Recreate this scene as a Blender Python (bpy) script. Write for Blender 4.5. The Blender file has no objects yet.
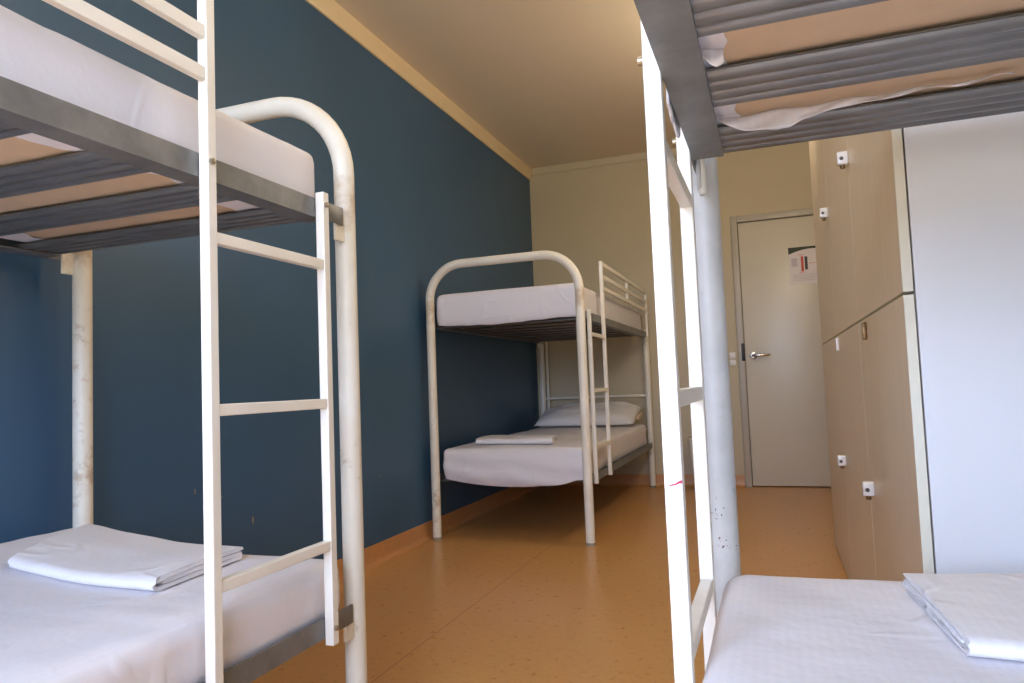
import bpy, bmesh, math, random
from mathutils import Vector, Matrix, noise
random.seed(7)
S = bpy.context.scene
COL = S.collection
PI = math.pi

# ------------------------------------------------------------------ materials
def srgb(r, g, b):
    f = lambda c: (c/255/12.92) if c/255 <= .04045 else ((c/255+.055)/1.055)**2.4
    return (f(r), f(g), f(b), 1)

class NT:
    def __init__(s, name):
        s.m = bpy.data.materials.new(name); s.m.use_nodes = True
        s.t = s.m.node_tree; s.b = s.t.nodes['Principled BSDF']
    def n(s, typ, **kw):
        nd = s.t.nodes.new(typ)
        for k, v in kw.items():
            if k in nd.inputs: nd.inputs[k].default_value = v
            else: setattr(nd, k, v)
        return nd
    def l(s, a, b): s.t.links.new(a, b)
    def coord(s, kind='Object'):
        return s.n('ShaderNodeTexCoord').outputs[kind]
    def pos(s):
        return s.n('ShaderNodeNewGeometry').outputs['Position']
    def noise(s, vec, scale, detail=3, rough=.5):
        nd = s.n('ShaderNodeTexNoise'); s.l(vec, nd.inputs['Vector'])
        nd.inputs['Scale'].default_value = scale; nd.inputs['Detail'].default_value = detail
        nd.inputs['Roughness'].default_value = rough
        return nd.outputs['Fac']
    def ramp(s, fac, stops, interp='LINEAR'):
        nd = s.n('ShaderNodeValToRGB'); s.l(fac, nd.inputs['Fac']); e = nd.color_ramp.elements
        nd.color_ramp.interpolation = interp
        while len(e) < len(stops): e.new(.5)
        for k, (p, c) in enumerate(stops):
            e[k].position = p; e[k].color = c if not isinstance(c, (int, float)) else (c, c, c, 1)
        return nd.outputs['Color']
    def mix(s, fac, a, b, mode='MIX'):
        nd = s.n('ShaderNodeMix', data_type='RGBA', blend_type=mode)
        for i, v in ((0, fac), (6, a), (7, b)):
            if hasattr(v, 'is_linked'): s.l(v, nd.inputs[i])
            else: nd.inputs[i].default_value = v
        return nd.outputs[2]
    def math(s, op, a, b=0):
        nd = s.n('ShaderNodeMath', operation=op)
        for i, v in ((0, a), (1, b)):
            if hasattr(v, 'is_linked'): s.l(v, nd.inputs[i])
            else: nd.inputs[i].default_value = v
        return nd.outputs[0]
    def bump(s, h, strength=.2, dist=.01):
        nd = s.n('ShaderNodeBump'); s.l(h, nd.inputs['Height'])
        nd.inputs['Strength'].default_value = strength; nd.inputs['Distance'].default_value = dist
        s.l(nd.outputs[0], s.b.inputs['Normal']); return nd
    def set(s, col=None, rough=.5, metal=0, spec=None):
        if col is not None:
            if hasattr(col, 'is_linked'): s.l(col, s.b.inputs['Base Color'])
            else: s.b.inputs['Base Color'].default_value = col
        if hasattr(rough, 'is_linked'): s.l(rough, s.b.inputs['Roughness'])
        else: s.b.inputs['Roughness'].default_value = rough
        s.b.inputs['Metallic'].default_value = metal
        if spec is not None: s.b.inputs['Specular IOR Level'].default_value = spec
        return s.m

def plain(name, c, rough=.5, metal=0, spec=None, vary=.06, scale=8):
    t = NT(name); n = t.noise(t.pos(), scale, 4)
    dark = tuple(v*(1-vary) for v in c[:3])+(1,); lite = tuple(min(1, v*(1+vary)) for v in c[:3])+(1,)
    return t.set(t.ramp(n, [(.3, dark), (.7, lite)]), rough, metal, spec)

def mat_blue():
    t = NT('blue_wall_paint'); P = t.pos()
    n = t.noise(P, 1.3, 4); base = t.ramp(n, [(.3, srgb(52, 86, 115)), (.7, srgb(56, 92, 123))])
    col = base
    for (p, r) in (((0, 2.262, .374), .012), ((0, 1.973, .522), .009), ((0, 2.10, .486), .006), ((0, 3.2, .42), .008)):
        v = t.n('ShaderNodeVectorMath', operation='SUBTRACT'); t.l(P, v.inputs[0]); v.inputs[1].default_value = p
        v2 = t.n('ShaderNodeVectorMath', operation='MULTIPLY'); t.l(v.outputs[0], v2.inputs[0]); v2.inputs[1].default_value = (1, 2.2, .7)
        ln = t.n('ShaderNodeVectorMath', operation='LENGTH'); t.l(v2.outputs[0], ln.inputs[0])
        nz = t.noise(P, 90, 2)
        d = t.math('ADD', ln.outputs['Value'], t.math('MULTIPLY', nz, .012))
        col = t.mix(t.math('LESS_THAN', d, r+.004), col, srgb(150, 135, 105))
    t.bump(t.noise(P, 260, 2), .12, .002)
    return t.set(col, .42, 0, .5)

def mat_tube(name='cream_tube_enamel', c1=srgb(222, 215, 196), c2=srgb(234, 230, 216), wear=1.):
    t = NT(name); P = t.pos()
    n1 = t.noise(P, 7, 5, .6); n2 = t.noise(P, 55, 4, .65)
    base = t.ramp(n1, [(.3, c1), (.75, c2)])
    rust = t.ramp(t.math('MULTIPLY', t.noise(P, 3.2, 3), t.noise(P, 24, 5, .7)), [(.33, 0.), (.42, 1.)])
    col = t.mix(t.math('MULTIPLY', rust, .5*wear), base, srgb(158, 118, 66))
    sz = t.n('ShaderNodeSeparateXYZ'); t.l(P, sz.inputs[0])
    band = t.math('SUBTRACT', 1, t.math('DIVIDE', t.math('ABSOLUTE', t.math('SUBTRACT', sz.outputs[2], 1.29)), .20))
    r2 = t.ramp(t.math('MULTIPLY', t.noise(P, 16, 5, .65), t.math('MAXIMUM', band, 0)), [(.30, 0.), (.50, 1.)])
    col = t.mix(t.math('MULTIPLY', r2, .6*wear), col, srgb(168, 132, 80))
    for p in ((1.775, 1.306, .615), (1.790, 1.306, .552)):
        v = t.n('ShaderNodeVectorMath', operation='DISTANCE'); t.l(P, v.inputs[0]); v.inputs[1].default_value = p
        spots = t.math('MULTIPLY', t.math('LESS_THAN', v.outputs['Value'], .02), t.math('GREATER_THAN', t.noise(P, 210, 2), .66))
        col = t.mix(spots, col, srgb(96, 84, 74))
    chip = t.ramp(n2, [(.735, 0.), (.75, 1.)])
    col = t.mix(t.math('MULTIPLY', chip, .8), col, srgb(92, 76, 64))
    t.bump(n2, .06, .002)
    return t.set(col, .42)

def mat_ladder():
    t = NT('white_ladder_enamel'); P = t.pos()
    n2 = t.noise(P, 75, 4, .65)
    col = t.ramp(t.noise(P, 9, 4), [(.3, srgb(230, 226, 213)), (.7, srgb(238, 235, 225))])
    col = t.mix(t.math('MULTIPLY', t.ramp(n2, [(.73, 0.), (.76, 1.)]), .7), col, srgb(120, 100, 80))
    return t.set(col, .38)

def mat_grey(name, c1, c2, rough=.45, metal=.35, bump=.06):
    t = NT(name); P = t.pos()
    n = t.noise(P, 14, 5, .65)
    col = t.ramp(n, [(.3, c1), (.7, c2)])
    if bump: t.bump(t.noise(P, 120, 3), bump, .002)
    return t.set(col, rough, metal)

def mat_sheet(name='white_cotton_sheet', c=(224, 221, 224)):
    t = NT(name); P = t.pos()
    w = t.n('ShaderNodeTexWave', wave_type='BANDS', bands_direction='X'); t.l(P, w.inputs['Vector'])
    w.inputs['Scale'].default_value = 26; w.inputs['Distortion'].default_value = .6
    w.inputs['Detail'].default_value = 1
    d = tuple(v*.975 for v in srgb(*c)[:3])+(1,)
    col = t.mix(w.outputs['Fac'], srgb(*c), d)
    n = t.noise(P, 16, 5, .55)
    # creases: thin ridges where a warped noise crosses its middle value
    w1 = t.n('ShaderNodeTexNoise'); t.l(P, w1.inputs['Vector']); w1.inputs['Scale'].default_value = 3.2; w1.inputs['Detail'].default_value = 2; w1.inputs['Distortion'].default_value = .7
    rd = t.math('ABSOLUTE', t.math('SUBTRACT', w1.outputs['Fac'], .5))
    rd = t.ramp(rd, [(0, 1.), (.035, 0.)], 'EASE')
    mk = t.ramp(t.noise(P, 4.5, 2), [(.5, 0.), (.62, 1.)])
    h = t.math('ADD', t.math('MULTIPLY', n, .5), t.math('MULTIPLY', t.math('MULTIPLY', rd, mk), .45))
    t.bump(h, .30, .02)
    t.b.inputs['Sheen Weight'].default_value = .1
    return t.set(col, .85, 0, .2)

def mat_floor():
    t = NT('speckled_orange_linoleum'); P = t.pos()
    big = t.noise(P, 1.1, 4); mid = t.noise(P, 38, 4, .7); fine = t.noise(P, 190, 3, .7)
    col = t.ramp(mid, [(.3, srgb(196, 145, 86)), (.7, srgb(213, 163, 101))])
    col = t.mix(t.math('MULTIPLY', t.ramp(big, [(.3, 0.), (.7, 1.)]), .28), col, srgb(186, 134, 76))
    col = t.mix(t.math('MULTIPLY', t.ramp(fine, [(.6, 0.), (.72, 1.)]), .55), col, srgb(120, 72, 36))
    col = t.mix(t.math('MULTIPLY', t.ramp(fine, [(.28, 1.), (.38, 0.)]), .4), col, srgb(214, 160, 98))
    sx = t.n('ShaderNodeSeparateXYZ'); t.l(P, sx.inputs[0])
    seam = t.math('LESS_THAN', t.math('ABSOLUTE', t.math('SUBTRACT', sx.outputs[0], .735)), .0022)
    col = t.mix(t.math('MULTIPLY', seam, .55), col, srgb(104, 62, 32))
    t.bump(t.math('ADD', mid, fine), .08, .003)
    return t.set(col, t.ramp(mid, [(.3, .26), (.7, .36)]), 0, .5)

M = {}
M['blue'] = mat_blue()
M['cream'] = plain('cream_wall_paint', srgb(190, 178, 148), .55, vary=.03, scale=2)
M['ceiling'] = plain('ceiling_paint', srgb(224, 209, 184), .8, vary=.02, scale=1)
M['cornice'] = plain('cream_cornice_paint', srgb(226, 204, 164), .5, vary=.03, scale=5)
M['skirt'] = plain('orange_coved_skirting', srgb(192, 140, 88), .35, vary=.07, scale=40)
M['floor'] = mat_floor()
M['tube'] = mat_tube()
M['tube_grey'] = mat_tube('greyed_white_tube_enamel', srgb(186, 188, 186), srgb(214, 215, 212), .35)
M['ladder'] = mat_ladder()
M['rail'] = mat_grey('grey_steel_angle', srgb(104, 106, 106), srgb(132, 132, 130), .42, .3)
M['slat'] = mat_grey('dark_corrugated_steel', srgb(114, 113, 111), srgb(128, 127, 124), .36, .55, 0)
M['bolt'] = mat_grey('worn_zinc', srgb(150, 140, 115), srgb(185, 178, 160), .35, .8)
M['sheet'] = mat_sheet()
M['towel'] = mat_sheet('white_folded_cotton', (230, 228, 230))
M['ticking'] = plain('tan_mattress_ticking', srgb(204, 180, 150), .9, 0, .15, vary=.04, scale=20)
M['door'] = plain('door_enamel', srgb(206, 200, 182), .32, vary=.02, scale=3)
M['jamb'] = plain('grey_steel_jamb', srgb(176, 170, 156), .4, 0, vary=.06, scale=12)
M['chrome'] = plain('satin_chrome', srgb(205, 205, 205), .22, 1, vary=.02)
M['black'] = plain('black_strike', srgb(26, 24, 24), .5)
M['white_plastic'] = plain('white_plastic', srgb(236, 234, 230), .35, vary=.01)
M['clear_plastic'] = plain('pale_plastic_clasp', srgb(232, 230, 226), .2, vary=.02)
M['keyhole'] = plain('dark_key_slot', srgb(70, 62, 56), .4)
M['edge'] = plain('cream_edge_band', srgb(226, 222, 202), .4, vary=.02)
M['carcass'] = plain('white_melamine', srgb(226, 228, 230), .4, vary=.015, scale=3)
def mat_lam():
    t = NT('beige_laminate'); P = t.pos()
    mp = t.n('ShaderNodeMapping'); t.l(P, mp.inputs['Vector']); mp.inputs['Scale'].default_value = (30, 30, 1.4)
    n = t.noise(mp.outputs[0], 2.4, 4)
    return t.set(t.ramp(n, [(.3, srgb(222, 205, 178)), (.7, srgb(229, 213, 188))]), .38)
M['lam'] = mat_lam()
M['brass'] = mat_grey('bronzed_latch', srgb(120, 92, 60), srgb(150, 122, 84), .35, .7)
M['paper'] = plain('poster_paper', srgb(226, 218, 216), .6, vary=.01)
M['green'] = plain('dark_green_ink', srgb(38, 52, 30), .6)
M['red'] = plain('red_ink', srgb(206, 78, 52), .6)
M['dark'] = plain('dark_ink', srgb(66, 58, 56), .6)
M['faint'] = plain('faint_ink', srgb(196, 184, 190), .6)
M['pink'] = plain('pink_marker', srgb(176, 16, 70), .6)
M['bin'] = plain('pale_plastic_bin', srgb(214, 206, 184), .45, vary=.02)
M['rubber'] = plain('grey_foot_cap', srgb(150, 138, 118), .7)
M['winframe'] = plain('white_window_frame', srgb(230, 230, 226), .4)
M['pillow'] = mat_sheet('pale_pillow_cotton', (226, 224, 222))

# ------------------------------------------------------------------ mesh helpers
def link(name, bm, mat, parent=None, smooth=True, angle=40):
    bmesh.ops.recalc_face_normals(bm, faces=bm.faces)
    me = bpy.data.meshes.new(name); bm.to_mesh(me); bm.free()
    mats = mat if isinstance(mat, (list, tuple)) else [mat]
    for m in mats: me.materials.append(m)
    if smooth:
        me.shade_smooth(); me.set_sharp_from_angle(angle=math.radians(angle))
    o = bpy.data.objects.new(name, me); COL.objects.link(o)
    if parent is not None: o.parent = parent
    return o

def empty(name, loc=(0, 0, 0), parent=None):
    o = bpy.data.objects.new(name, None); COL.objects.link(o); o.location = loc
    o.empty_display_size = .1
    if parent is not None: o.parent = parent
    return o

def tag(o, label, cat, group=None):
    o['label'] = label; o['category'] = cat
    if group: o['group'] = group
    return o

def structure(o, label=None, cat=None):
    o['kind'] = 'structure'
    if label: o['label'] = label
    if cat: o['category'] = cat
    return o

def box(bm, lo, hi, bevel=0, seg=2, mi=0):
    lo, hi = [min(a, b) for a, b in zip(lo, hi)], [max(a, b) for a, b in zip(lo, hi)]
    g = bmesh.ops.create_cube(bm, size=1)
    vs = g['verts']
    for v in vs:
        v.co = Vector([(lo[i]+hi[i])/2 + v.co[i]*(hi[i]-lo[i]) for i in range(3)])
    fs = {f for v in vs for f in v.link_faces}
    for f in fs: f.material_index = mi
    if bevel > 0:
        es = {e for f in fs for e in f.edges}
        bmesh.ops.bevel(bm, geom=list(es), offset=bevel, segments=seg, profile=.5, affect='EDGES', clamp_overlap=True)
    return vs

def tube(bm, pts, r, n=20, cap=True, mi=0):
    pts = [Vector(p) for p in pts]; rings = []
    t0 = (pts[1]-pts[0]).normalized()
    ref = Vector((0, 0, 1)) if abs(t0.z) < .9 else Vector((0, 1, 0))
    u = t0.cross(ref).normalized()
    for i, p in enumerate(pts):
        if i == 0: t = t0
        elif i == len(pts)-1: t = (pts[i]-pts[i-1]).normalized()
        else: t = ((pts[i+1]-p).normalized()+(p-pts[i-1]).normalized()).normalized()
        u = (u-t*u.dot(t)).normalized(); w = t.cross(u)
        rr = r[i] if isinstance(r, (list, tuple)) else r
        rings.append([bm.verts.new(p+(u*math.cos(2*PI*k/n)+w*math.sin(2*PI*k/n))*rr) for k in range(n)])
    for a, b in zip(rings, rings[1:]):
        for k in range(n):
            f = bm.faces.new((a[k], a[(k+1) % n], b[(k+1) % n], b[k])); f.material_index = mi
    if cap:
        for rg in (rings[0][::-1], rings[-1]):
            f = bm.faces.new(rg); f.material_index = mi

def extrude_profile(bm, prof, axis, a0, a1, nseg=1, fn=None):
    """closed 2D profile swept along an axis; prof in the other two axes (cyclic order)"""
    i = 'xyz'.index(axis); oth = [k for k in range(3) if k != i]
    rings = []
    for s in range(nseg+1):
        a = a0+(a1-a0)*s/nseg; ring = []
        for p in prof:
            c = [0, 0, 0]; c[i] = a; c[oth[0]] = p[0]; c[oth[1]] = p[1]
            c = Vector(c)
            if fn: c = fn(c)
            ring.append(bm.verts.new(c))
        rings.append(ring)
    n = len(prof)
    for r0, r1 in zip(rings, rings[1:]):
        for k in range(n): bm.faces.new((r0[k], r0[(k+1) % n], r1[(k+1) % n], r1[k]))
    for rg in (rings[0][::-1], rings[-1]):
        try: bm.faces.new(rg)
        except ValueError: pass

def smoothstep(a, b, x):
    t = max(0, min(1, (x-a)/(b-a))); return t*t*(3-2*t)

def soft_block(lo, hi, r, step=.03, disp=None, face_keep=None, bm=None):
    """rounded block with an even grid on every side, displaced by disp(co, normal)"""
    bm = bm or bmesh.new(); lo = Vector(lo); hi = Vector(hi); size = hi-lo
    rs = [min(r, s/2-.0005) for s in size]
    vmap = {}
    def axis_samples(i):
        a, b, rr = lo[i], hi[i], rs[i]
        out = [a+rr*(1-math.cos(q*PI/2/3)) for q in range(3)]
        n = max(1, round((b-a-2*rr)/step))
        out += [a+rr+(b-a-2*rr)*k/n for k in range(n+1)]
        out += [b-rr*(1-math.cos((2-q)*PI/2/3)) for q in range(3)]
        return out
    ax = [axis_samples(i) for i in range(3)]
    def vert(idx):
        if idx in vmap: return vmap[idx]
        p = Vector([ax[i][idx[i]] for i in range(3)])
        q = Vector([max(lo[i]+rs[i], min(hi[i]-rs[i], p[i])) for i in range(3)])
        d = Vector([(p[i]-q[i])/max(rs[i], 1e-9) for i in range(3)])
        if d.length > 1e-9: n = d.normalized()
        else: n = Vector((0, 0, 1))
        co = Vector([q[i]+n[i]*rs[i] for i in range(3)]) if d.length > 1e-9 else p
        if disp: co = disp(co, n)
        v = bm.verts.new(co); vmap[idx] = v; return v
    N = [len(a)-1 for a in ax]
    for i in range(3):
        j, k = [(1, 2), (2, 0), (0, 1)][i]
        for side in (0, N[i]):
            for a in range(N[j]):
                for b in range(N[k]):
                    q = []
                    for da, db in ((0, 0), (1, 0), (1, 1), (0, 1)):
                        idx = [0, 0, 0]; idx[i] = side; idx[j] = a+da; idx[k] = b+db
                        q.append(tuple(idx))
                    c = sum((Vector([ax[m][t[m]] for m in range(3)]) for t in q), Vector())/4
                    if face_keep and not face_keep(c, i, 0 if side == 0 else 1): continue
                    vs = [vert(t) for t in q]
                    if side == 0: vs = vs[::-1]
                    try: bm.faces.new(vs)
                    except ValueError: pass
    return bm

# ------------------------------------------------------------------ the room
XR, YN, YF, ZC = 2.75, -1.05, 5.85, 2.70
def wallbox(name, lo, hi, mat):
    bm = bmesh.new(); box(bm, lo, hi); o = link(name, bm, mat, smooth=False); return structure(o)
wallbox('floor', (-.12, YN-.12, -.1), (XR+.12, YF+.12, 0), M['floor'])
wallbox('ceiling', (-.12, YN-.12, ZC), (XR+.12, YF+.12, ZC+.1), M['ceiling'])
wallbox('wall_left', (-.12, YN-.12, 0), (0, YF, ZC), M['blue'])
wallbox('wall_right', (XR, YN-.12, 0), (XR+.12, YF, ZC), M['cream'])
# far wall with the doorway recess
DX0, DX1, DZ = 1.685, 2.505, 2.045
bm = bmesh.new()
box(bm, (-.12, YF, 0), (DX0-.052, YF+.14, ZC)); box(bm, (DX1+.052, YF, 0), (XR+.12, YF+.14, ZC))
box(bm, (DX0-.052, YF, DZ+.052), (DX1+.052, YF+.14, ZC)); box(bm, (DX0-.052, YF+.10, 0), (DX1+.052, YF+.14, DZ+.052))
structure(link('wall_far', bm, M['cream'], smooth=False))
# near wall (behind the camera) with a wide window
WX0, WX1, WZ0, WZ1 = .30, 2.45, .80, 2.25
bm = bmesh.new()
box(bm, (-.12, YN-.14, 0), (WX0, YN, ZC)); box(bm, (WX1, YN-.14, 0), (XR+.12, YN, ZC))
box(bm, (WX0, YN-.14, 0), (WX1, YN, WZ0)); box(bm, (WX0, YN-.14, WZ1), (WX1, YN, ZC))
structure(link('wall_near', bm, M['cream'], smooth=False))
bm = bmesh.new()
f = .045
for lo, hi in (((WX0, WZ0), (WX0+f, WZ1)), ((WX1-f, WZ0), (WX1, WZ1)), ((WX0, WZ0), (WX1, WZ0+f)), ((WX0, WZ1-f), (WX1, WZ1)),
               (((WX0+WX1)/2-f/2, WZ0), ((WX0+WX1)/2+f/2, WZ1))):
    box(bm, (lo[0], YN-.10, lo[1]), (hi[0], YN-.05, hi[1]), .004)
structure(link('window_1', bm, M['winframe'], smooth=False), 'white framed window behind the bunks')

# cornices, coved skirting
def sweep_structure(name, prof, axis, a0, a1, mat):
    bm = bmesh.new(); extrude_profile(bm, prof, axis, a0, a1)
    return structure(link(name, bm, mat, angle=35))
cp = [(0, ZC-.092), (.010, ZC-.092), (.016, ZC-.080), (.018, ZC-.05), (.024, ZC-.02), (.026, ZC), (0, ZC)]
sweep_structure('trim_1', cp, 'y', YN, YF, M['cornice'])
cf = [(YF-a, z) for a, z in cp]
cf = [(YF, ZC-.055), (YF-.01, ZC-.055), (YF-.016, ZC-.045), (YF-.024, ZC-.012), (YF-.026, ZC), (YF, ZC)]
sweep_structure('trim_2', cf, 'x', .027, XR, M['cream'])
def cove(n=5, R=.03, h=.095, t=.004):
    pr = [(0, 0), (R+t, 0.0005)]
    for k in range(n+1):
        a = -PI/2-k*PI/2/n
        pr.append((t+R+R*math.cos(a), R+R*math.sin(a)+.001))
    pr += [(t, h), (0, h)]
    return pr
sweep_structure('baseboard_left', cove(), 'y', YN, YF, M['skirt'])
bm = bmesh.new()
for a, b in ((.036, DX0-.053), (DX1+.053, XR)):
    extrude_profile(bm, [(YF-p, z) for p, z in cove()], 'x', a, b)
structure(link('baseboard_far', bm, M['skirt'], angle=35))

# door in the far wall
d = empty('door_1', (DX0, YF, 0)); structure(d, 'plain pale door with lever handle in the far wall')
d_off = Vector(d.location)
def loc(bm, off):
    bmesh.ops.translate(bm, verts=bm.verts, vec=-Vector(off)); return bm
bm = bmesh.new(); box(bm, (DX0+.004, YF+.012, .008), (DX1-.004, YF+.05, DZ-.004), .002)
link('door_leaf', loc(bm, d_off), M['door'], d)
bm = bmesh.new()
for lo, hi in (((DX0-.05, 0), (DX0, DZ+.05)), ((DX1, 0), (DX1+.05, DZ+.05)), ((DX0+.0002, DZ), (DX1-.0002, DZ+.05))):
    box(bm, (lo[0], YF-.014, lo[1]), (hi[0], YF+.09, hi[1]), .003)
link('door_frame', loc(bm, d_off), M['jamb'], d)
bm = bmesh.new(); box(bm, (DX0-.022, YF-.0165, .965), (DX0+.003, YF-.012, 1.10), .001)
link('strike_plate', loc(bm, d_off), M['black'], d)
hx, hz = DX0+.062, 1.003
hd = bmesh.new(); tube(hd, [(hx, YF+.013, hz), (hx, YF+.002, hz), (hx, YF, hz)], [.027, .027, .022], 24)
hnd = link('door_handle', loc(hd, d_off), M['chrome'], d)
hd = bmesh.new()
tube(hd, [(hx, YF+.002, hz), (hx, YF-.035, hz), (hx+.006, YF-.046, hz), (hx+.02, YF-.05, hz), (hx+.11, YF-.048, hz-.001), (hx+.122, YF-.044, hz-.001)], [.010, .010, .010, .010, .009, .006], 14)
lv = link('lever', loc(hd, d_off), M['chrome'], hnd)

# poster on the door: white sheet, dark green wavy band at its head, red and dark bars
px, pz, pw, ph = 2.044, 1.812, .21, .285
po = empty('poster', (px, YF+.011, pz-ph))
tag(po, 'white notice with dark green wavy band taped to the far door', 'poster')
off = Vector((px, YF+.011, pz-ph))
def flat(pts, y, th=.0006):
    bm = bmesh.new()
    a = [bm.verts.new((x, y, z)) for x, z in pts]; b = [bm.verts.new((x, y-th, z)) for x, z in pts]
    bm.faces.new(a); bm.faces.new(b[::-1]); n = len(pts)
    for k in range(n): bm.faces.new((a[k], b[k], b[(k+1) % n], a[(k+1) % n]))
    return bm
bm = flat([(px, pz-ph), (px+pw, pz-ph), (px+pw, pz), (px, pz)], YF+.0115)
link('paper', loc(bm, off), M['paper'], po, smooth=False)
wave = [(px+pw*k/14, pz-.055+.020*math.sin(k/14*2.6)+.022*k/14) for k in range(15)]
bm = flat([(px, pz-.002)]+wave+[(px+pw, pz-.002)], YF+.0106)
link('header_band', loc(bm, off), M['green'], po, smooth=False)
bm = flat([(px+.086, pz-.075), (px+.104, pz-.075), (px+.104, pz-.19), (px+.086, pz-.19)], YF+.0106)
link('red_bar', loc(bm, off), M['red'], po, smooth=False)
bm = flat([(px+.112, pz-.078), (px+.132, pz-.078), (px+.132, pz-.178), (px+.112, pz-.178)], YF+.0106)
link('dark_bar', loc(bm, off), M['dark'], po, smooth=False)
for (a, b, z) in ((.066, .11, .062), (.07, .108, .196), (.14, .19, .13)):
    bm = bmesh.new(); box(bm, (px+a, YF+.0101, pz-z-.003), (px+b, YF+.0107, pz-z))
    link('red_rule', loc(bm, off), M['red'], po, smooth=False)
bm = bmesh.new()
for k in range(5): box(bm, (px+.022, YF+.0101, pz-.215-.011*k), (px+.19-.02*(k % 2), YF+.0107, pz-.2115-.011*k))
box(bm, (px+.018, YF+.0101, pz-.15), (px+.06, YF+.0107, pz-.085))
link('faint_print', loc(bm, off), M['faint'], po, smooth=False)

# two light switches beside the door
for z, lab in ((1.012, 'white light switch beside the far door frame, upper of the pair'), (.956, 'white light switch beside the far door frame, lower of the pair')):
    s = empty('light_switch', (1.595, YF, z)); tag(s, lab, 'light switch', 'switches by the far door')
    bm = bmesh.new(); box(bm, (-.022, -.009, -.024), (.022, 0, .024), .003); link('switch_plate', bm, M['white_plastic'], s)
    bm = bmesh.new(); vs = box(bm, (-.009, -.015, -.013), (.009, -.007, .013), .002)
    link('rocker', bm, M['white_plastic'], s)

# waste bin against the far wall
b = empty('waste_bin', (1.386, 5.68, 0)); tag(b, 'pale tapered waste bin on the floor against the far wall', 'waste bin')
bm = bmesh.new()
def rr(w, dpt, r, z, n=6):
    out = []
    for cx, cy, a0 in ((w/2-r, dpt/2-r, 0), (-w/2+r, dpt/2-r, PI/2), (-w/2+r, -dpt/2+r, PI), (w/2-r, -dpt/2+r, 3*PI/2)):
        for k in range(n+1):
            a = a0+k*PI/2/n; out.append(Vector((cx+r*math.cos(a), cy+r*math.sin(a), z)))
    return out
rings = [rr(.21, .17, .03, 0), rr(.28, .22, .035, .395), rr(.274, .214, .034, .395), rr(.206, .166, .03, .006)]
rv = [[bm.verts.new(p) for p in r] for r in rings]
for A, B in zip(rv, rv[1:]):
    for k in range(len(A)): bm.faces.new((A[k], A[(k+1) % len(A)], B[(k+1) % len(A)], B[k]))
bm.faces.new(rv[0][::-1]); bm.faces.new(rv[-1])
link('bin_body', bm, M['bin'], b)
bm = bmesh.new()
o_ = [bm.verts.new(p) for p in rr(.292, .232, .038, .387)]; o2 = [bm.verts.new(p) for p in rr(.292, .232, .038, .401)]
i_ = [bm.verts.new(p) for p in rr(.281, .221, .035, .387)]; i2 = [bm.verts.new(p) for p in rr(.274, .214, .034, .401)]
n = len(o_)
for k in range(n):
    q = (k+1) % n
    bm.faces.new((o_[k], o_[q], o2[q], o2[k])); bm.faces.new((o2[k], o2[q], i2[q], i2[k])); bm.faces.new((i_[k], i_[q], o_[q], o_[k])); bm.faces.new((i2[k], i2[q], i_[q], i_[k]))
link('rim', bm, M['bin'], b)

# ------------------------------------------------------------------ lockers
LX, LT, LS = 2.118, 2.12, .985
LYS = [1.512, 2.26, 3.04, 3.90]
llab = ['tall beige locker nearest the camera with bare white side panel', 'tall beige locker in the middle of the row of three', 'tall beige locker at the door end of the row']
lock_rows = {0: [('c', 2.235, 1.452), ('c', 2.155, .530)], 1: [('c', 3.035, 1.466), ('c', 2.955, .517)], 2: []}
for k in range(3):
    y0, y1 = LYS[k], LYS[k+1]
    cab = empty('locker', (LX, y0, 0)); tag(cab, llab[k], 'locker', 'beige lockers along the right wall')
    t = .018
    bm = bmesh.new(); x0 = LX+t+.003
    box(bm, (x0, y0, 0), (XR-.004, y0+t, LT)); box(bm, (x0, y1-t-.001, 0), (XR-.004, y1-.001, LT))
    box(bm, (x0, y0+t, LT-t), (XR-.004, y1-t-.001, LT)); box(bm, (x0, y0+t, .0), (XR-.004, y1-t-.001, .04))
    box(bm, (XR-.014, y0+t, .04), (XR-.004, y1-t-.001, LT-t)); box(bm, (x0, y0+t, LS-.009), (XR-.014, y1-t-.001, LS+.009))
    link('carcass', loc(bm, cab.location), M['carcass'], cab, smooth=False)
    for z0, z1 in ((.012, LS-.003), (LS+.003, LT)):
        bm = bmesh.new(); box(bm, (LX, y0+.0015, z0), (LX+t, y1-.0025, z1), .0008, 1)
        for fc in bm.faces:
            if abs(fc.normal.x) < .9: fc.material_index = 1
        dr = link('locker_door', loc(bm, cab.location), [M['lam'], M['edge']], cab, smooth=False)
        for kind, y, z in lock_rows[k]:
            if z0 < z < z1:
                yy = min(y, y1-.01) if k == 0 else y
                bm = bmesh.new(); box(bm, (LX-.030, yy-.012, z-.019), (LX-.0005, yy+.012, z+.019), .005, 3)
                cl = link('clasp', loc(bm, cab.location), M['clear_plastic'], dr)
                bm = bmesh.new(); tube(bm, [(LX-.019, yy-.0115, z-.002), (LX-.019, yy-.0135, z-.002)], .0055, 14)
                link('key_slot', loc(bm, cab.location), M['keyhole'], cl)
                bm = bmesh.new(); tube(bm, [(LX-.016, yy, z-.018), (LX-.016, yy, z-.029)], [.008, .006], 10)
                link('catch', loc(bm, cab.location), M['brass'], cl)
        if z1 < 1 and k < 2:
            yy = (2.085, 2.925)[k]
            bm = bmesh.new(); box(bm, (LX-.012, yy-.006, .925), (LX-.0005, yy+.006, .972), .003, 2)
            link('latch', loc(bm, cab.location), M['brass'] if k == 0 else M['clear_plastic'], dr)

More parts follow.
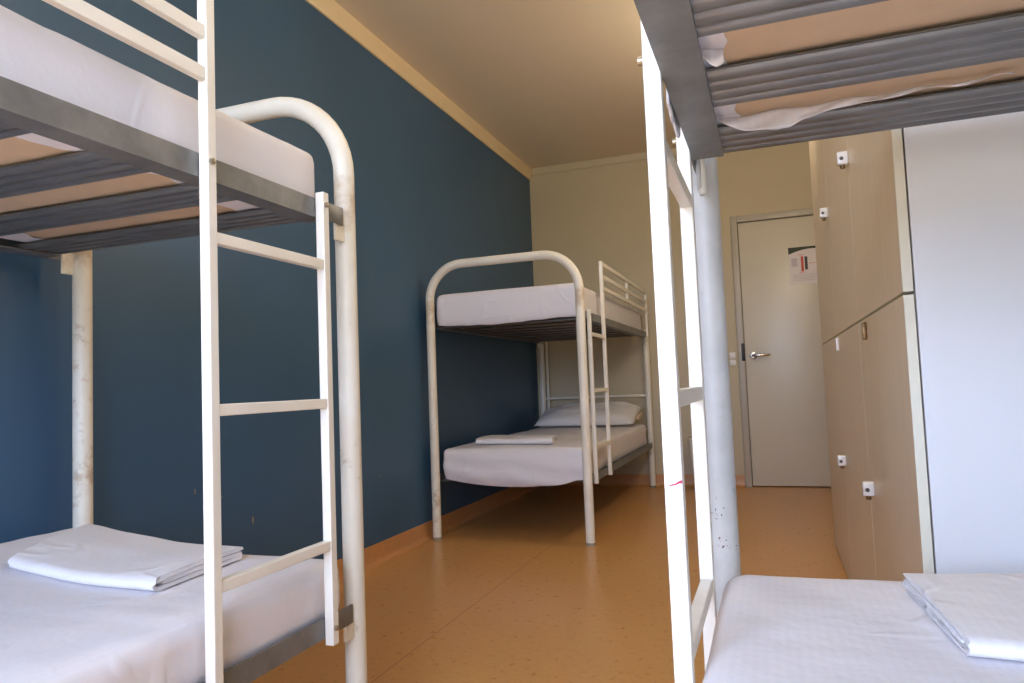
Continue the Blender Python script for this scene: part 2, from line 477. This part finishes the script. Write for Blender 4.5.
# ------------------------------------------------------------------ bunk beds
W, L, HT, RT = .86, 2.08, 1.572, .0245
RZ = (.320, 1.230)       # underside of the lower and upper side rails
RH = .043
def angle_iron(bm, fn, x, y0, y1, z, inward, h=RH, w=.049, t=.004):
    # vertical flange outside, horizontal flange at the bottom pointing inward
    s = 1 if inward > 0 else -1
    box(bm, fn((x, y0, z)), fn((x+s*t, y1, z+h))); box(bm, fn((x+s*t, y0, z)), fn((x+s*w, y1, z+t)))

def bunk(label, ox, oy, sx, sy, lad0, lad1, rail_off=.122, slat_off=0., W=W, bars=(1.413, 1.489, 1.565), pin=False, RZ=RZ, HT=HT, rungs=(.516, .819, 1.123), ro=.012, TM='tube', group='steel bunk beds'):
    """local x 0..W across, y 0 (arched end) .. L (plain end); ladder on the x=W side. sx/sy mirror it into place."""
    root = empty('bunk_bed', (ox, oy, 0)); tag(root, label, 'bunk bed', group)
    def T(p): return (p[0]*sx, p[1]*sy, p[2])
    def TB(bm):
        for v in bm.verts: v.co = Vector(T(v.co))
        return bm
    I = lambda p: p
    # arched end frame
    R = .20; z1 = HT-RT; pts = [(0, 0, .012), (0, 0, .5), (0, 0, 1.0), (0, 0, z1-R)]
    for k in range(1, 13):
        a = PI-k*PI/2/12; pts.append((R+R*math.cos(a), 0, z1-R+R*math.sin(a)))
    for k in range(0, 13):
        a = PI/2-k*PI/2/12; pts.append((W-R+R*math.cos(a), 0, z1-R+R*math.sin(a)))
    pts += [(W, 0, 1.0), (W, 0, .5), (W, 0, .012)]
    bm = bmesh.new(); tube(bm, pts, RT, 28)
    link('arched_end_frame', TB(bm), M[TM], root, angle=60)
    for x in (0, W):
        bm = bmesh.new(); tube(bm, [(x, 0, 0), (x, 0, .012), (x, 0, .016)], [.0255, .0262, .025], 24)
        link('foot_cap', TB(bm), M['rubber'], root)
    # plain end posts, head rail
    for x in (0, W):
        bm = bmesh.new(); tube(bm, [(x, L, .012), (x, L, RZ[1]+.055), (x, L, RZ[1]+.066), (x, L, RZ[1]+.07)], [RT, RT, RT*.8, RT*.3], 24)
        link('post', TB(bm), M[TM], root, angle=50)
        bm = bmesh.new(); tube(bm, [(x, L, 0), (x, L, .012), (x, L, .016)], [.0255, .0262, .025], 20)
        link('foot_cap', TB(bm), M['rubber'], root)
    bm = bmesh.new(); tube(bm, [(.0, L, .725), (W, L, .725)], .011, 14)
    tube(bm, [(.047, L, RZ[0]+.03), (.047, L, RZ[1]+.02)], .011, 14)
    link('head_rail', TB(bm), M[TM], root)
    # side rails, end rails, post brackets
    y0, y1 = rail_off, L-rail_off*.5
    for z in RZ:
        for x, inw in ((-ro, 1), (W+ro, -1)):
            bm = bmesh.new(); angle_iron(bm, I, x, y0, y1, z, inw)
            link('side_rail', TB(bm), M['rail'], root, smooth=False)
            for yp, d in ((RT*.6, 1), (L-RT*.6, -1)):
                xx = x+(.004 if inw > 0 else -.004)
                bm = bmesh.new()
                box(bm, (xx-.004, yp, z-.036), (xx+.004, yp+d*(.07 if pin and d > 0 else .042), z+.030), .002)
                link('post_bracket', TB(bm), M[TM], root, angle=15)
                bm = bmesh.new()
                box(bm, (xx-.0045*(1 if inw > 0 else -1), yp+d*.018, z+.001), (xx-.0085*(1 if inw > 0 else -1), (y0-.0005 if d > 0 else y1+.0005), z+RH), .001)
                link('rail_hook', TB(bm), M['rail'], root)
        for ye in (y0+.001, y1-.001):
            pass
    # hook pin hanging under the rail end at the arch
    if pin:
        bm = bmesh.new(); tube(bm, [(W-.002, .075, RZ[1]-.046), (W-.002, .075, RZ[1]-.044), (W-.002, .075, RZ[1]+.022)], [.0056, .0068, .0068], 14)
        link('hook_pin', TB(bm), M['ladder'], root)
    # corrugated slats: four half-round ribs with narrow grooves between
    def slat_dip(yy, per=.0305, wid=.0222):
        t_ = ((sw-yy) % per)-(per-wid)/2
        return .0088*math.sqrt(max(0, 1-(2*t_/wid-1)**2)) if 0 <= t_ <= wid else 0
    sw, pitch = .104, .2135
    for z in RZ:
        y = y0+slat_off
        while y+sw < y1+.03:
            prof = []; nn = 84
            for q in range(nn+1):
                yy = q/nn*sw; prof.append((y+yy, z+.0132-slat_dip(yy)))
            for q in range(nn, -1, -1):
                p = prof[q]; prof.append((p[0], p[1]+.0016))
            bm = bmesh.new(); extrude_profile(bm, prof, 'x', .0, W)
            link('slat', TB(bm), M['slat'], root, angle=50)
            y += pitch
    # ladder: two square stiles and three rungs
    lx = W+ro+.001+.0105; h = .0105
    lad = empty('ladder', (0, 0, 0), root)
    tops = (RZ[1]+.055, bars[2]+.014)
    for yy, zt in zip((lad0, lad1), tops):
        bm = bmesh.new(); box(bm, (lx-h, yy-h, .306), (lx+h, yy+h, zt), .002)
        link('stile', TB(bm), M['ladder'], lad, angle=15)
        for zb in (RZ[0]+.022, RZ[1]+.026):
            bm = bmesh.new(); tube(bm, [(lx+h-.001, yy+.003, zb), (lx+h+.006, yy+.003, zb), (lx+h+.007, yy+.003, zb)], [.0055, .0055, .003], 10)
            link('bolt', TB(bm), M['bolt'], lad)
    for z in rungs:
        bm = bmesh.new(); box(bm, (lx-.009, lad0+h-.001, z-.0105), (lx+.009, lad1-h+.001, z+.0105), .0018)
        link('rung', TB(bm), M['ladder'], lad, angle=15)
    # guard rail from the tall stile to the plain end
    gy1 = L-.06
    bm = bmesh.new()
    g = empty('guard_rail', (0, 0, 0), root)
    for z in bars:
        bm = bmesh.new(); box(bm, (lx-.0075, lad1+h-.001, z-.012), (lx+.0075, gy1, z+.012), .0015)
        link('guard_bar', TB(bm), M['ladder'], g, angle=15)
    for yy, zz in ((lad1+(gy1-lad1)*.5, bars[0]-.009), (gy1, RZ[1]+.003)):
        bm = bmesh.new(); box(bm, (lx-.008, yy-.008, zz), (lx+.008, yy+.008, bars[2]+.0093), .0015)
        link('guard_upright', TB(bm), M['ladder'], g, angle=15)
    root['W'] = W
    return root, T

bunk_left, TL = bunk('cream steel bunk bed at left foreground against the blue wall, frame cut by photo edge', .088, 1.474, 1, -1, .127, .472, .10, 0, W=.851, HT=1.586)
bunk_far, TF = bunk('whole cream steel bunk bed standing at the far end of the blue wall', .062, 3.705, 1, 1, .095, .445, .08, W=.879, bars=(1.395, 1.465, 1.54), RZ=(.312, 1.186), HT=1.567, rungs=(.497, .80, 1.106))
bunk_right, TR = bunk('cream steel bunk bed at right foreground in front of the white locker panel', 2.645, 1.330, -1, -1, .150, .470, .125, W=.861, pin=True, RZ=(.32, 1.20), HT=1.567, ro=.007, rungs=(.521, .818, 1.125), TM='tube_grey')

# ------------------------------------------------------------------ mattresses with fitted sheets
def nz(co, s, seed=0):
    return noise.noise(Vector((co.x*s+seed*3.1, co.y*s+seed*1.7, co.z*s+seed*.9)))
def mattress(name, label, lo, hi, seed, r=.035, top_amp=.006, group='mattresses on the bunks', extra=None, border=.045, crown=.0, cat='mattress'):
    lo, hi = Vector(lo), Vector(hi); base = Vector(((lo.x+hi.x)/2, (lo.y+hi.y)/2, lo.z))
    root = empty(name, base); tag(root, label, cat, group)
    # ticking covered core
    ins = .014
    def dcore(c, n): return c
    bm = soft_block(lo+Vector((ins, ins, .002)), Vector((hi.x-ins, hi.y-ins, max(lo.z+.05, hi.z-.075))), r, .12)
    link('mattress_core', loc(bm, base), M['ticking'], root)
    cx, cy = base.x, base.y
    def disp(c, n):
        a = .5*nz(c, 4.5, seed)+.35*nz(c, 11, seed+1)
        if n.z < -.5: a *= .2
        c2 = c+n*(top_amp*.7*a)
        if n.z > .3:
            ex = 1-((c.x-cx)/((hi.x-lo.x)/2))**2; ey = 1-((c.y-cy)/((hi.y-lo.y)/2))**2
            c2.z += crown*max(0, ex)*min(1, max(0, ey)*3)
            # fine tension creases
            c2.z += .0016*nz(Vector((c.x*2, c.y*16, 0)), 1.4, seed+4)
        if abs(n.x) > .5: c2.x += math.copysign(.0035*max(-.2, nz(Vector((seed, c.y*2.2, c.z*26)), 1, seed+2)), n.x)
        if extra: c2 = extra(c2, n, lo, hi)
        return c2
    def keep(c, ax, side): return not (ax == 2 and side == 0)
    bm = soft_block(lo, hi, r, .022, disp, keep)
    # the hem turned in underneath, with an uneven edge
    per = []; m = .012; q = .010
    for (xa, ya, xb, yb, nx_, ny_) in ((lo.x+m, lo.y+m, hi.x-m, lo.y+m, 0, 1), (hi.x-m, lo.y+m, hi.x-m, hi.y-m, -1, 0), (hi.x-m, hi.y-m, lo.x+m, hi.y-m, 0, -1), (lo.x+m, hi.y-m, lo.x+m, lo.y+m, 1, 0)):
        ln = math.hypot(xb-xa, yb-ya); kk = max(2, int(ln/q)); row = []
        for t_ in range(kk+1):
            f_ = t_/kk; x, y = xa+(xb-xa)*f_, ya+(yb-ya)*f_
            wd = border*(1+.55*noise.noise(Vector((x*5+seed, y*5, 1)))+.3*noise.noise(Vector((x*22, y*22+seed, 4))))
            wd = max(.012, wd); edge = min(f_, 1-f_)*ln
            wd = min(wd, edge+.004) if edge < .08 else wd
            row.append([bm.verts.new((x+nx_*wd*g_, y+ny_*wd*g_, lo.z+.0005-.004*g_*abs(noise.noise(Vector((x*14, y*14, seed)))))) for g_ in (0, .5, 1)])
        for r0_, r1_ in zip(row, row[1:]):
            for g_ in range(2): bm.faces.new((r0_[g_], r1_[g_], r1_[g_+1], r0_[g_+1]))
    link('fitted_sheet', loc(bm, base), M['sheet'], root, angle=180)
    return root, base

# upper mattresses
mattress('mattress', 'white sheeted mattress on the upper bunk at the left of the photo', (.118, -.56, RZ[1]+.0196), (.908, 1.418, 1.404), 1, r=.028, border=.085)
def sag_far(c, n, lo, hi):
    # the sheet bags out and hangs a little at the foot end
    if n.y < -.3 or (c.y < lo.y+.05 and c.z < hi.z-.03):
        u = (c.x-lo.x)/(hi.x-lo.x); k = (hi.z-c.z)/(hi.z-lo.z)
        c.z -= k*(.016+.010*math.sin(PI*min(1, max(0, u*1.3)))+.005*nz(c, 14, 3))
        c.y -= .008*math.sin(PI*max(0, min(1, k)))+.004*nz(c, 9, 8)
        c.y = max(c.y, 3.733)
    return c
mattress('mattress', 'white sheeted mattress on the upper bunk at the far end of the blue wall', (.078, 3.742, 1.186+.0196), (.928, 5.70, 1.386), 2, r=.034, extra=sag_far)
mattU, baseU = mattress('mattress', 'white sheeted mattress seen from underneath on the upper bunk at the right', (1.795, -.66, 1.20+.0196), (2.630, 1.240, 1.378), 3, r=.028, border=.05)
# lower mattresses
def left_drop(x, y):
    return -.042*smoothstep(.10, .62, x)+.006*(1-smoothstep(.1, .25, x))
def lower_left(c, n, lo, hi):
    if c.z > lo.z+.06: c.z += left_drop(c.x, c.y)*smoothstep(lo.z+.06, hi.z-.02, c.z)
    return c
mattress('mattress', 'white sheeted mattress on the lower bunk at the left of the photo', (.105, -.56, RZ[0]+.0196), (.940, 1.436, .512), 4, r=.034, extra=lower_left, crown=.004)
def lower_far(c, n, lo, hi):
    # the sheet hangs out loosely at the foot end and down the near side
    if n.y < -.3 or (c.y < lo.y+.05 and c.z < hi.z-.03):
        u = (c.x-lo.x)/(hi.x-lo.x); k = (hi.z-c.z)/(hi.z-lo.z)
        drop = .055*math.sin(PI*min(1, max(0, u)))**.7
        c.z -= k*drop
        c.y -= .010*math.sin(PI*max(0, min(1, k)))+.007*math.sin(13*k-6*u*u+2*nz(c, 5, 3))*min(1, k*2)
        c.z += .006*math.sin(u*30+4*nz(c, 5, 2))*k*smoothstep(.5, 1, u)
        c.y = max(c.y, 3.693)
    if n.x > .5 and c.z < hi.z-.02:
        c.x += .006*math.sin(c.y*60+c.z*25+3*nz(c, 3, 5))*smoothstep(3.9, 4.8, c.y)
    return c
mattress('mattress', 'white sheeted mattress with loosely hanging sheet on the lower bunk at far end', (.090, 3.738, .312+.0196), (.926, 5.70, .503), 5, r=.034, extra=lower_far, crown=.004)
def lower_right(c, n, lo, hi):
    return c
mattress('mattress', 'white sheeted mattress on the lower bunk at the bottom right', (1.781, -.66, RZ[0]+.0196), (2.635, 1.301, .517), 6, r=.04, crown=.006)

# loose sheet edge hanging through the slat gap of the right upper bunk
def rag(pts_top, pts_bot, y_top, y_bot, name, parent, base, nx=30, nyy=8, th=.002):
    bm = bmesh.new(); grid = []
    def lerp(tab, x):
        for (x0, z0), (x1, z1) in zip(tab, tab[1:]):
            if x0 <= x <= x1: return z0+(z1-z0)*(x-x0)/(x1-x0)
        return tab[-1][1] if x > tab[-1][0] else tab[0][1]
    xa, xb = pts_top[0][0], pts_top[-1][0]
    for layer in (0, 1):
        g = []
        for i in range(nx+1):
            x = xa+(xb-xa)*i/nx; zt, zb = lerp(pts_top, x), lerp(pts_bot, x); row = []
            for j in range(nyy+1):
                v = j/nyy; yy = y_top+(y_bot-y_top)*v+.004*math.sin(x*90+v*4)*v
                row.append(bm.verts.new((x, yy+layer*th, zt+(zb-zt)*v+.002*math.sin(x*70))))
            g.append(row)
        grid.append(g)
    for g in grid:
        for i in range(nx):
            for j in range(nyy): bm.faces.new((g[i][j], g[i+1][j], g[i+1][j+1], g[i][j+1]))
    a, b = grid
    for i in range(nx):
        for j in (0, nyy): bm.faces.new((a[i][j], a[i+1][j], b[i+1][j], b[i][j]))
    for j in range(nyy):
        for i in (0, nx): bm.faces.new((a[i][j], a[i][j+1], b[i][j+1], b[i][j]))
    return link(name, loc(bm, base), M['sheet'], parent, angle=180)
k_ = .973
qs = lambda tab: [(1.8803+(x-1.8803)*k_, .8407+(z-.8407)*k_) for x, z in tab]
rag(qs([(1.824, 1.2262), (2.20, 1.2262)]), qs([(1.824, 1.222), (1.835, 1.213), (1.863, 1.203), (1.904, 1.192), (1.925, 1.196), (1.940, 1.206), (1.978, 1.211), (2.073, 1.218), (2.20, 1.222)]), 1.072, 1.063, 'loose_sheet_edge', mattU, baseU, 60)
rag(qs([(1.824, 1.2262), (1.848, 1.2262)]), qs([(1.824, 1.214), (1.834, 1.204), (1.840, 1.202), (1.848, 1.208)]), .838, .832, 'loose_sheet_corner', mattU, baseU, 14, 8)
def tail(c, n):
    c = c.copy(); k = (1.252-c.z)/.06
    c.x += -.0016*k*(1+math.sin(c.y*70)); c.z += .008*math.sin(c.y*95)*k
    return c
bm = soft_block((1.7705, .945, 1.195), (1.7745, 1.06, 1.252), .0018, .012, tail)
link('loose_sheet_tail', loc(bm, baseU), M['sheet'], mattU, angle=180)

# ------------------------------------------------------------------ folded sheets
def folded_sheet(label, corners, z0, group='folded sheets on the lower beds', layers=3, t=.0135, seed=0, follow=None):
    """corners: front-left, front-right, back-right, back-left (x, y). The front edge is one smooth wrap, the ends show the layers."""
    c0 = Vector((sum(c[0] for c in corners)/4, sum(c[1] for c in corners)/4, z0))
    root = empty('folded_sheet', c0); tag(root, label, 'folded sheet', group)
    g = .0016
    def ribbon(path, th):
        up, dn = [], []
        for i, p in enumerate(path):
            a = path[max(0, i-1)]; b = path[min(len(path)-1, i+1)]
            d = Vector((b[0]-a[0], b[1]-a[1])).normalized(); nrm = Vector((-d.y, d.x))
            e = th/2*(1 if 0 < i < len(path)-1 else .55)
            up.append((p[0]+nrm.x*e, p[1]+nrm.y*e)); dn.append((p[0]-nrm.x*e, p[1]-nrm.y*e))
        return up+dn[::-1]
    zc = [t*.5+k*(t+g) for k in range(3)]
    ro = zc[1]-zc[0]
    path = []
    # inner layer front -> back, turn down, bottom layer back -> front, big wrap up, top layer front -> back
    path += [(.06+.9*k/10, zc[1]) for k in range(10)]
    path += [(.952+.014*math.sin(a), (zc[0]+zc[1])/2+ro/2*math.cos(a)) for a in [PI*k/6 for k in range(1, 6)]]
    path += [(.95-.92*k/10, zc[0]) for k in range(11)]
    R2 = (zc[2]-zc[0])/2
    path += [(.03-.052*math.sin(a), (zc[0]+zc[2])/2-R2*math.cos(a)) for a in [PI*k/10 for k in range(1, 10)]]
    path += [(.03+.96*k/11, zc[2]) for k in range(12)]
    fl, fr, br, bl = [Vector(c+(0,)) for c in corners]
    prof = []
    # scale: v is a fraction of the depth; thickness needs metric in both, so build in metres
    D = ((bl-fl).length+(br-fr).length)/2
    prof = ribbon([(p[0]*D, p[1]) for p in path], t)
    def fn(c):
        u, v = c.x, c.y/D
        p = fl*(1-u)*(1-v)+fr*u*(1-v)+br*u*v+bl*(1-u)*v
        k = c.z/.045
        wob = .005*noise.noise(Vector((u*3+seed, v*3, k*1.5)))
        end = .010*(noise.noise(Vector((seed+v*2.2, k*5, 3)))+.3)*(1 if u > .5 else -1)*abs(2*u-1)**6
        dirx = (fr-fl).normalized()
        q = p+dirx*end
        z = z0+c.z*(1-.12*abs(2*v-1)**3)+wob*k+.0035*noise.noise(Vector((u*6, v*2+seed, 9)))*k
        if follow: z += follow(q.x, q.y)
        return Vector((q.x, q.y, z))
    bm = bmesh.new(); extrude_profile(bm, prof, 'x', 0, 1, 26, fn)
    link('folded_cloth', loc(bm, c0), M['towel'], root, angle=62)
    return root
folded_sheet('white folded sheet on the lower bed at left, behind the white ladder', [(.352, 1.092), (.752, 1.082), (.725, 1.355), (.235, 1.372)], .5185, t=.0088, seed=1, follow=left_drop)
folded_sheet('white folded sheet on the lower bed at the far end', [(.245, 3.885), (.705, 3.870), (.655, 4.12), (.20, 4.24)], .512, t=.0105, seed=5)
folded_sheet('white folded sheet on the lower bed at bottom right, before the white locker panel', [(2.066, .925), (2.50, .885), (2.47, 1.28), (2.046, 1.205)], .5260, t=.0070, seed=9)

# pillow on the far lower bed
pb = Vector((.515, 5.50, .508))
pl = empty('pillow', pb); tag(pl, 'pale pillow at the head of the lower bed at far end', 'pillow')
bm = bmesh.new(); nx, ny = 44, 26; top, bot = [], []
for sgn, arr in ((1, top), (-1, bot)):
    for i in range(nx+1):
        row = []
        for j in range(ny+1):
            u, v = i/nx*2-1, j/ny*2-1
            th = max(0, (1-u**4)*(1-v**4))**.55
            pinch = 1-.10*(abs(u)**2)*(1-abs(v))-.0
            x = u*.385*(1-.05*(1-abs(u))*abs(v)**3); y = v*.20*(1-.10*(1-v*v)*abs(u)**4)
            z = sgn*.080*th*(1+.25*noise.noise(Vector((u*2.2, v*2, sgn)))) if sgn > 0 else -.022*th
            if sgn > 0: z += .012*noise.noise(Vector((u*5, v*4, 2)))*th
            row.append(bm.verts.new((x, y, z+.028)))
        arr.append(row)
for arr in (top, bot):
    for i in range(nx):
        for j in range(ny):
            bm.faces.new((arr[i][j], arr[i+1][j], arr[i+1][j+1], arr[i][j+1]))
bmesh.ops.remove_doubles(bm, verts=bm.verts, dist=.0006)
bmesh.ops.rotate(bm, verts=bm.verts, cent=(0, 0, 0), matrix=Matrix.Rotation(math.radians(15), 3, 'X'))
bmesh.ops.translate(bm, verts=bm.verts, vec=(0, 0, .045))
link('pillow_body', bm, M['pillow'], pl, angle=180)
bm = bmesh.new()
for k in range(5):
    box(bm, (.388+.002*k, -.10+.03*k, .045+.004*k), (.41, -.085+.03*k, .075+.004*k), .004)
link('pillowcase_ties', bm, M['ticking'], pl)

# pink mark on the tall stile of the right ladder
for o in list(bpy.data.objects):
    if o.name.startswith('stile') and o.parent and o.parent.parent == bunk_right:
        zt = max(v.co.z for v in o.data.vertices)
        if zt > 1.4:
            ys = max(v.co.y for v in o.data.vertices); y_near = min(v.co.y for v in o.data.vertices); xs = [v.co.x for v in o.data.vertices]
            x0, x1 = min(xs), max(xs)
            bm = bmesh.new(); pts = [(x0+.006, .7188), (x0+.013, .7200), (x1-.003, .7222), (x1-.0003, .7220), (x1-.0003, .7262), (x1-.004, .7245), (x0+.012, .7215), (x0+.006, .7202)]
            a = [bm.verts.new((x, y_near-.0001, z)) for x, z in pts]; b_ = [bm.verts.new((x, y_near-.0009, z)) for x, z in pts]
            bm.faces.new(a); bm.faces.new(b_[::-1])
            for k in range(len(pts)): bm.faces.new((a[k], b_[k], b_[(k+1) % len(pts)], a[(k+1) % len(pts)]))
            mk = link('pink_mark', bm, M['pink'], o, smooth=False); mk['label'] = 'pink smear on the ladder stile'

# ------------------------------------------------------------------ daylight, plus added warm fill
w = bpy.data.worlds.new('daylight'); S.world = w; w.use_nodes = True
nt = w.node_tree; bg = nt.nodes['Background']
tc = nt.nodes.new('ShaderNodeTexCoord'); sp = nt.nodes.new('ShaderNodeSeparateXYZ'); nt.links.new(tc.outputs['Generated'], sp.inputs[0])
rp = nt.nodes.new('ShaderNodeValToRGB'); nt.links.new(sp.outputs['Z'], rp.inputs['Fac'])
e = rp.color_ramp.elements; e[0].position = 0; e[0].color = (.34, .34, .32, 1); e[1].position = .04; e[1].color = (.77, .90, 1.22, 1)
k = e.new(.6); k.color = (.66, .85, 1.25, 1)
nt.links.new(rp.outputs[0], bg.inputs['Color']); bg.inputs['Strength'].default_value = 15
la = bpy.data.lights.new('window_portal', 'AREA'); la.shape = 'RECTANGLE'; la.size = WX1-WX0; la.size_y = WZ1-WZ0
la.cycles.is_portal = True
lo_ = bpy.data.objects.new('window_portal', la); COL.objects.link(lo_)
lo_.location = ((WX0+WX1)/2, YN-.145, (WZ0+WZ1)/2); lo_.rotation_euler = (PI/2, 0, 0)   # faces +y, into the room

sl = bpy.data.lights.new('sun', 'SUN'); sl.energy = 20; sl.color = (1, .95, .87); sl.angle = math.radians(.6)
so = bpy.data.objects.new('sun', sl); COL.objects.link(so); so.location = (1.2, -6, 8)
so.rotation_euler = Vector((-.06, math.cos(math.radians(57)), -math.sin(math.radians(57)))).to_track_quat('-Z', 'Y').to_euler()
for pos_, watt in (((1.45, 1.9, 2.3), 14), ((2.1, 3.6, 2.24), 28)):  # added warm fill points without fixtures, standing in for unseen room light
    lp = bpy.data.lights.new('warm_fill', 'POINT'); lp.energy = watt; lp.color = (1, .86, .68); lp.shadow_soft_size = .12
    lo2 = bpy.data.objects.new('warm_fill', lp); COL.objects.link(lo2); lo2.location = pos_

# ------------------------------------------------------------------ camera
yaw, pitch, roll, fpx = -0.3445, 0.0618, 0.0394, 721.6153
fwd = Vector((math.sin(yaw)*math.cos(pitch), math.cos(yaw)*math.cos(pitch), math.sin(pitch)))
right = Vector((math.cos(yaw), -math.sin(yaw), 0)); up = right.cross(fwd)
ri = right*math.cos(roll)-up*math.sin(roll); ui = right*math.sin(roll)+up*math.cos(roll)
cam = bpy.data.cameras.new('camera'); co = bpy.data.objects.new('camera', cam); COL.objects.link(co)
cam.sensor_width = 36; cam.lens = fpx*36/1024; cam.clip_start = .02
mw = Matrix((ri, ui, -fwd)).transposed().to_4x4(); mw.translation = Vector((1.8803, 0, .8407)); co.matrix_world = mw
S.camera = co
S.view_settings.view_transform = 'Standard'; S.view_settings.look = 'None'
S.view_settings.exposure = 0; S.view_settings.gamma = 1; S.view_settings.use_curve_mapping = False
S.cycles.use_denoising = True
S.cycles.max_bounces = 16; S.cycles.diffuse_bounces = 10; S.cycles.glossy_bounces = 6
S.cycles.sample_clamp_indirect = 8
